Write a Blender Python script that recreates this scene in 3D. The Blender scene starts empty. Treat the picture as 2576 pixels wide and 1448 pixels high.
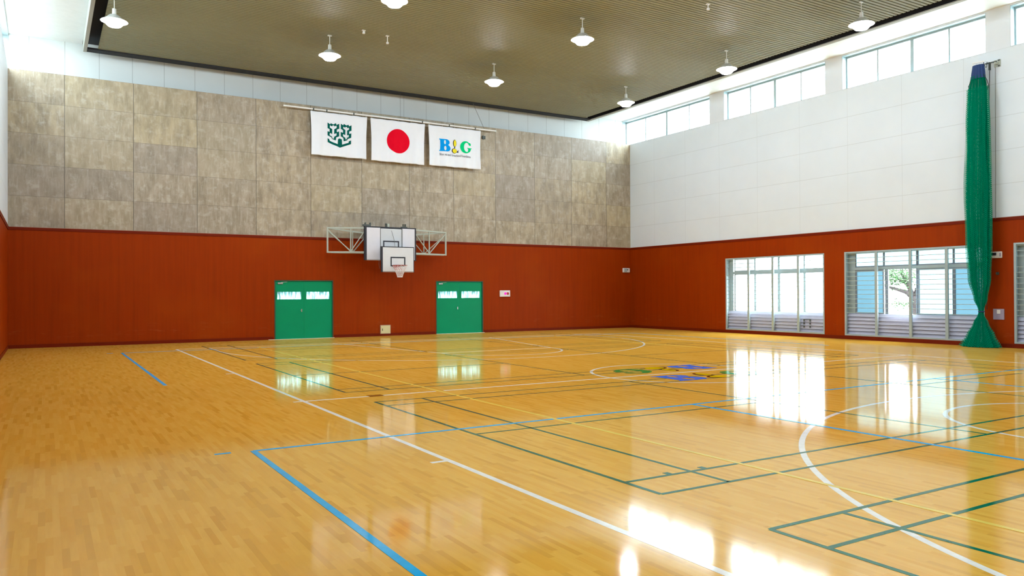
import bpy, bmesh, math, random
from mathutils import Vector, Matrix
from mathutils.geometry import tessellate_polygon

scene = bpy.context.scene
COL = scene.collection
PI = math.pi

# ---------------------------------------------------------------- camera
H = 1.63
F_PX, YAW, PITCH, ROLL = 1941.5, 0.5440, 0.0073, -0.0047
fw = Vector((math.sin(YAW) * math.cos(PITCH), math.cos(YAW) * math.cos(PITCH), math.sin(PITCH)))
rt = Vector((math.cos(YAW), -math.sin(YAW), 0.0))
up = rt.cross(fw)
r2 = rt * math.cos(ROLL) + up * math.sin(ROLL)
u2 = -rt * math.sin(ROLL) + up * math.cos(ROLL)
cam_d = bpy.data.cameras.new('camera')
cam_d.sensor_fit = 'HORIZONTAL'
cam_d.sensor_width = 36.0
cam_d.lens = F_PX / 2576.0 * 36.0
cam_d.clip_start = 0.05
cam_d.clip_end = 500
cam = bpy.data.objects.new('camera', cam_d)
COL.objects.link(cam)
cam.matrix_world = Matrix(((r2.x, u2.x, -fw.x, 0), (r2.y, u2.y, -fw.y, 0), (r2.z, u2.z, -fw.z, H), (0, 0, 0, 1)))
scene.camera = cam

# ---------------------------------------------------------------- world, exposure, light
scene.view_settings.view_transform = 'Standard'
scene.view_settings.look = 'None'
scene.view_settings.gamma = 1.0
scene.view_settings.exposure = 1.30
scene.view_settings.use_curve_mapping = False
WORLD_STRENGTH = 9.5
LAMP_STRENGTH = 62.0
w = bpy.data.worlds.new('sky')
scene.world = w
w.use_nodes = True
bg = w.node_tree.nodes['Background']
bg.inputs['Color'].default_value = (0.86, 0.95, 1.0, 1)
bg.inputs['Strength'].default_value = WORLD_STRENGTH
cy = scene.cycles
cy.use_denoising = True
cy.max_bounces = 10
cy.diffuse_bounces = 6
cy.glossy_bounces = 4
cy.transmission_bounces = 4
cy.transparent_max_bounces = 12
cy.sample_clamp_indirect = 8.0
cy.caustics_reflective = False
cy.caustics_refractive = False
cy.blur_glossy = 0.5

# ---------------------------------------------------------------- room dimensions (metres)
XL, XR, YB, YF = -0.99, 23.80, 28.45, -5.2
YB2 = 29.0
ZR, ZS, ZC, ZW = 3.77, 8.68, 9.54, 9.97
WT = 0.30            # wall thickness


def portal(name, loc, rot, sx, sy):
    l = bpy.data.lights.new(name, 'AREA')
    l.shape = 'RECTANGLE'
    l.size, l.size_y = sx, sy
    l.cycles.is_portal = True
    o = bpy.data.objects.new(name, l)
    COL.objects.link(o)
    o.location = loc
    o.rotation_euler = rot
    return o


portal('daylight_opening', (XR + .5, 12, 9.27), (0, PI / 2, 0), 1.3, 35)
portal('daylight_opening', (XR + .5, 12, 1.95), (0, PI / 2, 0), 2.3, 35)
portal('daylight_opening', (XL - .5, 12, 9.27), (0, -PI / 2, 0), 1.3, 35)

# ---------------------------------------------------------------- material helpers


def lin(r, g, b):
    def f(c):
        c /= 255.0
        return c / 12.92 if c <= 0.04045 else ((c + 0.055) / 1.055) ** 2.4
    return (f(r), f(g), f(b), 1.0)


class NT:
    def __init__(self, name):
        self.m = bpy.data.materials.new(name)
        self.m.use_nodes = True
        self.t = self.m.node_tree
        self.b = self.t.nodes['Principled BSDF']
        self.out = self.t.nodes['Material Output']

    def node(self, typ, **kw):
        n = self.t.nodes.new(typ)
        for k, v in kw.items():
            setattr(n, k, v)
        return n

    def link(self, a, b):
        self.t.links.new(a, b)

    def put(self, sock, v):
        if hasattr(v, 'is_linked'):
            self.link(v, sock)
        else:
            sock.default_value = v

    def math(self, op, a, b=0.0, c=0.0):
        n = self.node('ShaderNodeMath', operation=op)
        self.put(n.inputs[0], a)
        self.put(n.inputs[1], b)
        self.put(n.inputs[2], c)
        return n.outputs[0]

    def xyz(self, kind='Object'):
        tc = self.node('ShaderNodeTexCoord')
        s = self.node('ShaderNodeSeparateXYZ')
        self.link(tc.outputs[kind], s.inputs[0])
        return tc.outputs[kind], s.outputs[0], s.outputs[1], s.outputs[2]

    def comb(self, x, y, z):
        n = self.node('ShaderNodeCombineXYZ')
        for i, v in enumerate((x, y, z)):
            self.put(n.inputs[i], v)
        return n.outputs[0]

    def noise(self, vec, scale, detail=3.0, rough=0.55):
        n = self.node('ShaderNodeTexNoise')
        self.link(vec, n.inputs['Vector'])
        n.inputs['Scale'].default_value = scale
        n.inputs['Detail'].default_value = detail
        n.inputs['Roughness'].default_value = rough
        return n.outputs['Fac']

    def white(self, vec):
        n = self.node('ShaderNodeTexWhiteNoise', noise_dimensions='3D')
        self.link(vec, n.inputs['Vector'])
        return n.outputs['Value']

    def mix(self, fac, a, b, blend='MIX'):
        n = self.node('ShaderNodeMix', data_type='RGBA', blend_type=blend)
        self.put(n.inputs[0], fac)
        self.put(n.inputs[6], a)
        self.put(n.inputs[7], b)
        return n.outputs[2]

    def ramp(self, fac, lo, hi):
        n = self.node('ShaderNodeMapRange')
        n.clamp = True
        self.put(n.inputs[0], fac)
        n.inputs[1].default_value = lo
        n.inputs[2].default_value = hi
        return n.outputs[0]

    def line(self, coord, offset, pitch, width):
        """1 on a joint line, 0 elsewhere; joints every pitch metres"""
        a = self.math('SUBTRACT', coord, offset - pitch / 2)
        a = self.math('DIVIDE', a, pitch)
        a = self.math('FRACT', a)
        a = self.math('SUBTRACT', a, 0.5)
        a = self.math('ABSOLUTE', a)
        return self.math('LESS_THAN', a, width / pitch / 2)

    def cell(self, coord, offset, pitch):
        a = self.math('SUBTRACT', coord, offset)
        return self.math('FLOOR', self.math('DIVIDE', a, pitch))

    def set(self, col=None, rough=None, spec=None, metal=None):
        if col is not None:
            self.put(self.b.inputs['Base Color'], col)
        if rough is not None:
            self.put(self.b.inputs['Roughness'], rough)
        if spec is not None:
            self.put(self.b.inputs['Specular IOR Level'], spec)
        if metal is not None:
            self.put(self.b.inputs['Metallic'], metal)
        return self.m

    def bump(self, h, strength=0.2, dist=0.01):
        n = self.node('ShaderNodeBump')
        n.inputs['Strength'].default_value = strength
        n.inputs['Distance'].default_value = dist
        self.link(h, n.inputs['Height'])
        self.link(n.outputs[0], self.b.inputs['Normal'])


def plain(name, col, rough=0.5, metal=0.0, spec=0.5, var=0.06, scale=6.0):
    n = NT(name)
    v, x, y, z = n.xyz()
    f = n.noise(v, scale)
    c2 = tuple(max(0, c * (1 - var * 2)) for c in col[:3]) + (1,)
    return n.set(n.mix(f, col, c2), rough, spec, metal)


def emit(name, col, strength):
    n = NT(name)
    n.set((0.8, 0.8, 0.8, 1), 0.4)
    n.b.inputs['Emission Color'].default_value = col
    n.b.inputs['Emission Strength'].default_value = strength
    return n.m


def varnish(n, col):
    """matt colour under a clear varnish film"""
    n.set(col, 0.8, 0.0)
    gl = n.node('ShaderNodeBsdfGlossy')
    gl.inputs['Roughness'].default_value = 0.075
    fr = n.node('ShaderNodeFresnel')
    fr.inputs['IOR'].default_value = 1.50
    mx = n.node('ShaderNodeMixShader')
    n.link(n.math('MINIMUM', fr.outputs[0], 0.52), mx.inputs[0])
    n.link(n.b.outputs[0], mx.inputs[1])
    n.link(gl.outputs[0], mx.inputs[2])
    n.link(mx.outputs[0], n.out.inputs[0])
    return n.m


# --- maple strip floor
def floor_material():
    n = NT('varnished_maple_strips')
    v, x, y, z = n.xyz()
    row = n.cell(x, 0.0, 0.045)
    off = n.math('MULTIPLY', n.white(n.comb(row, 3.0, 1.0)), 7.0)
    ys = n.math('ADD', y, off)
    idx = n.cell(ys, 0.0, 0.42)
    r1 = n.white(n.comb(row, idx, 5.0))
    r2_ = n.white(n.comb(row, idx, 9.0))
    gv = n.comb(n.math('MULTIPLY', x, 24.0), n.math('MULTIPLY', y, 2.2), r1)
    grain = n.noise(gv, 1.0, 4.0, 0.6)
    big = n.noise(v, 0.35, 2.0)
    c = n.mix(r1, FLOOR_A, FLOOR_B)
    c = n.mix(n.math('MULTIPLY', n.math('GREATER_THAN', r2_, 0.88), 0.40), c, FLOOR_C)
    c = n.mix(n.math('MULTIPLY', n.ramp(grain, 0.42, 0.75), 0.22), c, FLOOR_C)
    c = n.mix(n.math('MULTIPLY', n.ramp(big, 0.4, 0.7), 0.22), c, FLOOR_B)
    return varnish(n, c)


FLOOR_A = (0.95, 0.535, 0.085, 1)
FLOOR_B = (0.88, 0.455, 0.052, 1)
FLOOR_C = (0.66, 0.310, 0.022, 1)
M = {}
M['floor'] = floor_material()


def paint(name, col):
    n = NT(name)
    v, x, y, z = n.xyz()
    f = n.noise(v, 9.0)
    c2 = tuple(c * 0.85 for c in col[:3]) + (1,)
    return varnish(n, n.mix(n.ramp(f, .4, .8), col, c2))


M['line_white'] = paint('white_line_paint', (1.0, 0.98, 0.92, 1))
M['line_green'] = paint('green_line_paint', (0.0, 0.165, 0.095, 1))
M['line_blue'] = paint('blue_line_paint', (0.0, 0.50, 0.98, 1))
M['line_yellow'] = paint('yellow_line_paint', (0.98, 0.72, 0.14, 1))
M['logo_blue'] = paint('logo_blue_paint', (0.0, 0.22, 0.95, 1))
M['logo_green'] = paint('logo_green_paint', (0.0, 0.36, 0.06, 1))
M['logo_yellow'] = paint('logo_yellow_paint', (0.92, 0.62, 0.0, 1))
M['logo_dark'] = paint('logo_dark_paint', (0.06, 0.02, 0.004, 1))
M['tape'] = paint('brown_tape', (0.36, 0.16, 0.015, 1))


# --- cement board wall
def concrete_material():
    n = NT('mottled_cement_board')
    v, x, y, z = n.xyz()
    cx = n.cell(x, 0.53, 1.985)
    cz = n.cell(z, ZR, 0.982)
    r = n.white(n.comb(cx, cz, 2.0))
    rr = n.white(n.comb(cx, cz, 7.0))
    sv = n.comb(n.math('MULTIPLY', x, 3.2), n.math('MULTIPLY', rr, 9.0), n.math('MULTIPLY', z, 1.3))
    blot = n.noise(sv, 1.3, 5.0, 0.62)
    streak = n.noise(n.comb(n.math('MULTIPLY', x, 14.0), 0.0, n.math('MULTIPLY', z, 2.0)), 1.0, 4.0, 0.7)
    c = n.mix(r, (0.420, 0.340, 0.225, 1), (0.350, 0.290, 0.225, 1))
    c = n.mix(n.ramp(blot, 0.38, 0.68), c, (0.235, 0.190, 0.130, 1))
    c = n.mix(n.math('MULTIPLY', n.ramp(streak, 0.50, 0.80), 0.6), c, (0.60, 0.54, 0.46, 1))
    smear = n.noise(n.comb(n.math('MULTIPLY', x, 2.0), n.math('MULTIPLY', r, 5.0), n.math('MULTIPLY', z, 2.6)), 1.7, 6.0, 0.7)
    c = n.mix(n.math('MULTIPLY', n.ramp(smear, 0.52, 0.72), 0.45), c, (0.62, 0.57, 0.50, 1))
    c = n.mix(n.math('MULTIPLY', n.math('LESS_THAN', rr, 0.28), 0.16), c, (0.46, 0.38, 0.20, 1))
    c = n.mix(n.math('MULTIPLY', n.math('GREATER_THAN', rr, 0.72), 0.22), c, (0.20, 0.17, 0.16, 1))
    l1 = n.math('MULTIPLY', n.line(x, 0.53, 1.985, 0.020), 0.75)
    l2 = n.math('MULTIPLY', n.line(z, ZR, 0.982, 0.014), 0.45)
    c = n.mix(n.math('MAXIMUM', l1, l2), c, (0.06, 0.05, 0.04, 1))
    return n.set(c, 0.42, 0.4)


M['concrete'] = concrete_material()


def panel_material(name, col, ax, off, pitch, zoff, zp, strength, lw=0.016, rough=0.5, hl=1.0):
    n = NT(name)
    v, x, y, z = n.xyz()
    c = x if ax == 'x' else y
    l1 = n.math('MULTIPLY', n.line(c, off, pitch, lw), strength * .8)
    f = l1
    if zp:
        l2 = n.math('MULTIPLY', n.line(z, zoff, zp, lw * 1.2), strength * hl)
        f = n.math('MAXIMUM', l1, l2)
    cc = n.mix(n.ramp(n.noise(v, 0.8), 0.3, 0.8), col, tuple(k * 0.95 for k in col[:3]) + (1,))
    cc = n.mix(f, cc, (0.16, 0.16, 0.15, 1))
    return n.set(cc, rough, 0.35)


M['panel_white'] = panel_material('white_wall_panels', (0.70, 0.768, 0.835, 1), 'y', 0.96, 1.984, ZR, 0.982, 0.20)
M['band_white'] = panel_material('white_upper_band', (0.60, 0.63, 0.62, 1), 'x', 0.55, 0.992, 0, 0, 0.6, 0.02)
M['clere_white'] = panel_material('white_pier_paint', (0.72, 0.77, 0.84, 1), 'y', 0.96, 50.0, 0, 0, 0.0)
M['soffit'] = plain('white_soffit_paint', (0.80, 0.81, 0.80, 1), 0.6)


def red_material(name, base, ax):
    n = NT(name)
    v, x, y, z = n.xyz()
    c = x if ax == 'x' else y
    g = n.noise(n.comb(n.math('MULTIPLY', c, 9.0), 0.0, n.math('MULTIPLY', z, 0.35)), 1.0, 3.0, 0.6)
    g2 = n.noise(v, 0.5, 3.0)
    d = tuple(k * 0.86 for k in base[:3]) + (1,)
    e = (base[0] * 1.1, base[1] * 1.5, base[2] * 2.5, 1)
    cc = n.mix(n.ramp(g, 0.35, 0.7), base, d)
    cc = n.mix(n.math('MULTIPLY', n.ramp(g2, 0.5, 0.75), 0.5), cc, e)
    sc = n.noise(n.comb(n.math('MULTIPLY', c, 1.1), 0.0, n.math('MULTIPLY', z, 5.0)), 1.6, 4.0, 0.7)
    near = n.math('SUBTRACT', 1.0, n.ramp(n.math('ABSOLUTE', n.math('SUBTRACT', z, 0.45)), 0.0, 0.35))
    cc = n.mix(n.math('MULTIPLY', n.math('MULTIPLY', n.ramp(sc, .55, .8), near), 0.25), cc, (0.45, 0.17, 0.08, 1))
    return n.set(cc, 0.5, 0.06)


RED = (0.285, 0.031, 0.0003, 1)
M['red_x'] = red_material('stained_red_plywood', RED, 'x')
M['red_y'] = red_material('stained_red_plywood', RED, 'y')
M['red_trim'] = plain('dark_red_trim_paint', (0.17, 0.013, 0.001, 1), 0.5, spec=0.1)
M['trim_pale'] = plain('pale_cap_strip', (0.42, 0.22, 0.16, 1), 0.5, spec=0.2)
M['ceil'] = plain('olive_ribbed_ceiling_metal', (0.265, 0.275, 0.175, 1), 0.55, var=0.05, scale=0.4)
M['ceil_dark'] = plain('black_plenum', (0.010, 0.010, 0.013, 1), 0.8)
M['fascia'] = plain('grey_ceiling_edge_trim', (0.36, 0.36, 0.31, 1), 0.5)
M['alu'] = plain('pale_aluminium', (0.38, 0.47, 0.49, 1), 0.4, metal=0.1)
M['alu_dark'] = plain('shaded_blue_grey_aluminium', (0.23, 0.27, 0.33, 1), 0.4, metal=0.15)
M['louver'] = plain('lilac_grey_louver', (0.50, 0.52, 0.66, 1), 0.35)
M['door'] = plain('green_door_paint', (0.0, 0.29, 0.125, 1), 0.4, spec=0.15, var=0.08, scale=1.2)
M['door_frame'] = plain('dark_green_brown_frame', (0.03, 0.06, 0.03, 1), 0.4)
M['steel'] = plain('brushed_steel', (0.5, 0.5, 0.5, 1), 0.3, metal=0.8)
M['sun_strip'] = plain('painted_sun_threshold', (0.85, 0.78, 0.62, 1), 0.25)  # pale colour stands in for sunlight at the foot of the doors
M['cream'] = plain('cream_metal_box', (0.72, 0.66, 0.36, 1), 0.4)
M['black'] = plain('black_paint', (0.012, 0.012, 0.022, 1), 0.5)
M['board'] = plain('white_backboard_face', (0.70, 0.70, 0.78, 1), 0.35, var=0.04)
M['board2'] = plain('white_practice_board_face', (0.68, 0.69, 0.72, 1), 0.35, var=0.04)
M['board_mid'] = plain('bluish_white_board_face', (0.60, 0.63, 0.68, 1), 0.35, var=0.04)
M['board_edge'] = plain('grey_board_edge', (0.36, 0.31, 0.29, 1), 0.5)
M['truss'] = plain('pale_green_grey_steel_tube', (0.43, 0.47, 0.41, 1), 0.45)
M['bracket'] = plain('dark_green_grey_steel', (0.06, 0.075, 0.07, 1), 0.5)
M['white_plastic'] = plain('white_plastic', (0.75, 0.73, 0.72, 1), 0.4)
M['grey_plastic'] = plain('lilac_grey_plastic', (0.33, 0.28, 0.38, 1), 0.4)
M['lamp_red'] = emit('lit_pink_indicator', (1.0, 0.0, 0.45, 1), 0.5)
M['lamp_red'].node_tree.nodes['Principled BSDF'].inputs['Base Color'].default_value = (0.25, 0.0, 0.1, 1)
M['button_red'] = plain('dark_red_button', (0.42, 0.005, 0.02, 1), 0.3)
M['cloth'] = plain('white_flag_cloth', (0.82, 0.85, 0.92, 1), 0.8, spec=0.1, var=0.02)
M['emblem_green'] = plain('teal_green_print', (0.0, 0.105, 0.085, 1), 0.8, spec=0.1)
M['emblem_red'] = plain('red_print', (0.75, 0.0, 0.018, 1), 0.8, spec=0.1)
M['print_blue'] = plain('blue_print', (0.0, 0.33, 0.85, 1), 0.8, spec=0.1)
M['print_green'] = plain('green_print', (0.0, 0.62, 0.22, 1), 0.8, spec=0.1)
M['print_yellow'] = plain('yellow_print', (0.85, 0.72, 0.03, 1), 0.8, spec=0.1)
M['print_dark'] = plain('dark_print', (0.02, 0.02, 0.05, 1), 0.8, spec=0.1)
M['pole_white'] = plain('white_pole', (0.82, 0.82, 0.82, 1), 0.4)
M['rope'] = plain('grey_rope', (0.16, 0.15, 0.14, 1), 0.8)
M['rope_dark'] = plain('dark_rope', (0.02, 0.02, 0.03, 1), 0.8)
M['net_string'] = plain('white_net_string', (0.80, 0.74, 0.76, 1), 0.8)
M['net_red'] = plain('red_net_string', (0.62, 0.04, 0.06, 1), 0.8)
M['rim'] = plain('dull_red_rim', (0.33, 0.06, 0.05, 1), 0.4)
M['reflector'] = plain('white_enamel_reflector', (0.70, 0.70, 0.66, 1), 0.3)
M['lamp'] = emit('lit_lamp_glass', (0.86, 0.93, 1.0, 1), LAMP_STRENGTH)
M['bark'] = plain('grey_brown_bark', (0.060, 0.050, 0.048, 1), 0.9, var=0.3, scale=14)
M['leaf'] = plain('fresh_green_leaf', (0.050, 0.170, 0.035, 1), 0.6, var=0.3, scale=4)
M['ground_out'] = plain('pale_outdoor_ground', (0.42, 0.43, 0.42, 1), 0.9)


def glass_material():
    n = NT('clear_window_glass')
    tr = n.node('ShaderNodeBsdfTransparent')
    tr.inputs[0].default_value = (0.93, 0.98, 0.99, 1)
    gl = n.node('ShaderNodeBsdfGlossy')
    gl.inputs['Roughness'].default_value = 0.02
    mx = n.node('ShaderNodeMixShader')
    mx.inputs[0].default_value = 0.06
    n.link(tr.outputs[0], mx.inputs[1])
    n.link(gl.outputs[0], mx.inputs[2])
    n.link(mx.outputs[0], n.out.inputs[0])
    return n.m


def frosted(name, col, streak=0.0):
    n = NT(name)
    tr = n.node('ShaderNodeBsdfTranslucent')
    v, x, y, z = n.xyz()
    if streak:
        f = n.noise(n.comb(n.math('MULTIPLY', x, 14.0), 0.0, n.math('MULTIPLY', z, 2.5)), 1.0, 3.0, 0.6)
        f = n.ramp(n.math('SUBTRACT', f, n.math('MULTIPLY', n.ramp(z, 1.42, 1.74), -0.22)), 0.5, 0.72)
        c = n.mix(f, col, tuple(k * streak for k in col[:3]) + (1,))
    else:
        c = n.mix(n.noise(v, 0.7), col, tuple(k * 0.85 for k in col[:3]) + (1,))
    n.put(tr.inputs[0], c)
    gl = n.node('ShaderNodeBsdfGlossy')
    gl.inputs['Roughness'].default_value = 0.15
    mx = n.node('ShaderNodeMixShader')
    mx.inputs[0].default_value = 0.04
    n.link(tr.outputs[0], mx.inputs[1])
    n.link(gl.outputs[0], mx.inputs[2])
    n.link(mx.outputs[0], n.out.inputs[0])
    return n.m


M['glass'] = glass_material()
M['frost_cyan'] = frosted('cyan_frosted_glass', (0.175, 0.250, 0.280, 1))
M['frost_pale'] = frosted('pale_frosted_glass', (0.34, 0.43, 0.44, 1))
M['frost_white'] = frosted('white_frosted_glass', (0.45, 0.48, 0.48, 1))
M['frost_door'] = frosted('door_light_glass', (0.60, 0.90, 0.90, 1), 0.30)


def net_material(name, col, thick):
    """knotted mesh: diamond strings over clear gaps, in UV space"""
    n = NT(name)
    uv = n.node('ShaderNodeTexCoord').outputs['UV']
    s = n.node('ShaderNodeSeparateXYZ')
    n.link(uv, s.inputs[0])
    a = n.math('ADD', n.math('MULTIPLY', s.outputs[0], 1.0), s.outputs[1])
    b = n.math('SUBTRACT', n.math('MULTIPLY', s.outputs[0], 1.0), s.outputs[1])
    la = n.math('LESS_THAN', n.math('FRACT', a), thick)
    lb = n.math('LESS_THAN', n.math('FRACT', b), thick)
    f = n.math('MAXIMUM', la, lb)
    tr = n.node('ShaderNodeBsdfTransparent')
    mx = n.node('ShaderNodeMixShader')
    n.link(f, mx.inputs[0])
    n.link(tr.outputs[0], mx.inputs[1])
    n.set(col, 0.8, 0.0)
    n.link(n.b.outputs[0], mx.inputs[2])
    n.link(mx.outputs[0], n.out.inputs[0])
    return n.m


M['net'] = net_material('green_net_mesh', (0.0, 0.165, 0.09, 1), 0.36)
M['net_open'] = net_material('open_green_net_mesh', (0.0, 0.27, 0.15, 1), 0.18)
M['net_blue'] = plain('navy_heading_band', (0.004, 0.035, 0.15, 1), 0.7)

# ---------------------------------------------------------------- mesh helpers


NBOX = 0


def box(bm, x0, x1, y0, y1, z0, z1):
    # a fraction of a millimetre of difference in size, so that crossing members never share a plane
    global NBOX
    NBOX += 1
    e = 0.00013 * (NBOX % 5)
    x0, y0, z0, x1, y1, z1 = x0 - e, y0 - e, z0 - e, x1 + e, y1 + e, z1 + e
    vs = [bm.verts.new((x, y, z)) for x in (x0, x1) for y in (y0, y1) for z in (z0, z1)]
    for f in ((0, 1, 3, 2), (4, 6, 7, 5), (0, 4, 5, 1), (2, 3, 7, 6), (0, 2, 6, 4), (1, 5, 7, 3)):
        bm.faces.new([vs[i] for i in f])


def frame_for(d):
    d = d.normalized()
    a = Vector((0, 0, 1)) if abs(d.z) < 0.9 else Vector((1, 0, 0))
    u = d.cross(a).normalized()
    return u, d.cross(u).normalized()


def tube(bm, pts, r, n=8, cap=True):
    pts = [Vector(p) for p in pts]
    rs = r if isinstance(r, (list, tuple)) else [r] * len(pts)
    rings = []
    for i, p in enumerate(pts):
        d = (pts[min(i + 1, len(pts) - 1)] - pts[max(i - 1, 0)])
        u, v = frame_for(d)
        off = PI / 4 if n == 4 else 0
        rings.append([bm.verts.new(p + (u * math.cos(2 * PI * k / n + off) + v * math.sin(2 * PI * k / n + off)) * rs[i]) for k in range(n)])
    for a, b in zip(rings, rings[1:]):
        for k in range(n):
            bm.faces.new((a[k], a[(k + 1) % n], b[(k + 1) % n], b[k]))
    if cap:
        bm.faces.new(rings[0][::-1])
        bm.faces.new(rings[-1])


def bar(bm, a, b, wd):
    tube(bm, [a, b], wd * 0.7071, 4)


def lathe(bm, prof, cx, cy, n=24):
    rings = []
    for r, z in prof:
        if r < 1e-5:
            rings.append([bm.verts.new((cx, cy, z))])
        else:
            rings.append([bm.verts.new((cx + r * math.cos(2 * PI * k / n), cy + r * math.sin(2 * PI * k / n), z)) for k in range(n)])
    for a, b in zip(rings, rings[1:]):
        for k in range(n):
            k2 = (k + 1) % n
            if len(a) == 1 and len(b) > 1:
                bm.faces.new((a[0], b[k], b[k2]))
            elif len(b) == 1 and len(a) > 1:
                bm.faces.new((a[k], b[0], a[k2]))
            elif len(a) > 1:
                bm.faces.new((a[k], b[k], b[k2], a[k2]))


def fill2d(bm, loops, place, sub=0):
    """fill outlines (first outer, then holes) in 2-D, subdivide, then place each (a, b) with place()"""
    es = []
    for lp in loops:
        vs = [bm.verts.new((p[0], p[1], 0)) for p in lp]
        for i in range(len(vs)):
            es.append(bm.edges.new((vs[i], vs[(i + 1) % len(vs)])))
    before = set(bm.verts)
    bmesh.ops.triangle_fill(bm, edges=es, use_beauty=True)
    for _ in range(sub):
        vs = [e.verts[0] for e in es if e.is_valid]
        comp = set()
        todo = list(vs)
        while todo:
            q = todo.pop()
            if q in comp:
                continue
            comp.add(q)
            todo += [e.other_vert(q) for e in q.link_edges]
        ed = {e for q in comp for e in q.link_edges}
        bmesh.ops.subdivide_edges(bm, edges=list(ed), cuts=1, use_grid_fill=True)
    comp = set()
    todo = [e.verts[0] for e in es if e.is_valid]
    while todo:
        q = todo.pop()
        if q in comp:
            continue
        comp.add(q)
        todo += [e.other_vert(q) for e in q.link_edges]
    for q in comp:
        q.co = Vector(place(q.co.x, q.co.y))


def arc(cx, cy, rx, ry, a0, a1, n=24):
    return [(cx + rx * math.cos(math.radians(a0 + (a1 - a0) * i / n)), cy + ry * math.sin(math.radians(a0 + (a1 - a0) * i / n))) for i in range(n + 1)]


def ell(cx, cy, rx, ry, n=28):
    return arc(cx, cy, rx, ry, 0, 360 * (n - 1) / n, n - 1)


def holes_wall(bm, ax, p0, p1, a0, a1, z0, z1, holes):
    """a wall slab with rectangular holes; ax='x': runs along x between y=p0..p1, ax='y': runs along y between x=p0..p1"""
    A = sorted({a0, a1} | {min(max(h[i], a0), a1) for h in holes for i in (0, 1)})
    Z = sorted({z0, z1} | {min(max(h[i], z0), z1) for h in holes for i in (2, 3)})
    for i in range(len(A) - 1):
        run = None
        for j in range(len(Z) - 1):
            ca, cz = (A[i] + A[i + 1]) / 2, (Z[j] + Z[j + 1]) / 2
            inside = any(h[0] < ca < h[1] and h[2] < cz < h[3] for h in holes)
            if not inside:
                run = [Z[j], Z[j + 1]] if run is None else [run[0], Z[j + 1]]
            if (inside or j == len(Z) - 2) and run:
                if ax == 'x':
                    box(bm, A[i], A[i + 1], p0, p1, run[0], run[1])
                else:
                    box(bm, p0, p1, A[i], A[i + 1], run[0], run[1])
                run = None


def world_loc(o):
    v = Vector((0, 0, 0))
    while o:
        v += o.location
        o = o.parent
    return v


def obj(name, bm, mat, parent=None, origin=None, smooth=False, norm=True):
    """link bm as ONE mesh object. Vertices are given in world coordinates."""
    if norm:
        bmesh.ops.recalc_face_normals(bm, faces=bm.faces[:])
    if parent is not None:
        origin = world_loc(parent)
    org = Vector(origin) if origin is not None else Vector((0, 0, 0))
    for v in bm.verts:
        v.co -= org
    me = bpy.data.meshes.new(name)
    bm.to_mesh(me)
    bm.free()
    me.materials.append(mat)
    if smooth:
        for p in me.polygons:
            p.use_smooth = True
    o = bpy.data.objects.new(name, me)
    COL.objects.link(o)
    if parent is not None:
        o.parent = parent
    else:
        o.location = org
    return o


def B():
    return bmesh.new()


def objs(name, bm, mat, parent):
    """one object for every loose piece of bm"""
    seen, out = set(), []
    for v0 in list(bm.verts):
        if v0 in seen:
            continue
        comp, todo = [], [v0]
        while todo:
            q = todo.pop()
            if q in seen:
                continue
            seen.add(q)
            comp.append(q)
            todo += [e.other_vert(q) for e in q.link_edges]
        nb = bmesh.new()
        mp = {q: nb.verts.new(q.co) for q in comp}
        for f in {f for q in comp for f in q.link_faces}:
            nb.faces.new([mp[q] for q in f.verts])
        out.append(obj(name, nb, mat, parent))
    bm.free()
    return out


def tag(o, label, cat, group=None, kind=None):
    o['label'] = label
    o['category'] = cat
    if group:
        o['group'] = group
    if kind:
        o['kind'] = kind
    return o


def thing(name, label, cat, loc, group=None, kind=None):
    o = bpy.data.objects.new(name, None)
    COL.objects.link(o)
    o.location = loc
    o.empty_display_size = 0.1
    return tag(o, label, cat, group, kind)


def dup(root, loc, label, group=None):
    r = root.copy()
    COL.objects.link(r)
    r.location = loc
    r['label'] = label
    if group:
        r['group'] = group
    for ch in list(root.children):
        c = ch.copy()
        COL.objects.link(c)
        c.parent = r
        for g in list(ch.children):
            d = g.copy()
            COL.objects.link(d)
            d.parent = c
    return r


# ================================================================ SETTING
bm = B()
box(bm, XL - WT, XR + WT, YF - WT, YB2 + WT, -0.2, 0.0)
floor = tag(obj('floor', bm, M['floor']), 'glossy varnished maple strip floor with painted court lines', 'floor', kind='structure')

bm = B()
box(bm, -60, 110, -60, 110, -0.4, -0.25)
tag(obj('ground', bm, M['ground_out']), 'pale sunlit ground outside the hall windows', 'ground', kind='structure')

# --- court markings: parts of the floor, 1-3 mm of paint
CX, CY = 11.18, 11.75


def fbox(bm, x0, x1, y0, y1, z):
    box(bm, min(x0, x1), max(x0, x1), min(y0, y1), max(y0, y1), 0.0, z)


def lx(bm, x0, x1, y, w_, z):
    fbox(bm, x0, x1, y - w_ / 2, y + w_ / 2, z)


def ly(bm, x, y0, y1, w_, z):
    fbox(bm, x - w_ / 2, x + w_ / 2, y0, y1, z)


def ring(bm, cx, cy, r, w_, z, a0=0, a1=360, n=96):
    o = arc(cx, cy, r + w_ / 2, r + w_ / 2, a0, a1, n)
    i = arc(cx, cy, r - w_ / 2, r - w_ / 2, a0, a1, n)
    vo = [bm.verts.new((p[0], p[1], z)) for p in o]
    vi = [bm.verts.new((p[0], p[1], z)) for p in i]
    for k in range(len(vo) - 1):
        bm.faces.new((vo[k], vo[k + 1], vi[k + 1], vi[k]))


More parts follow.
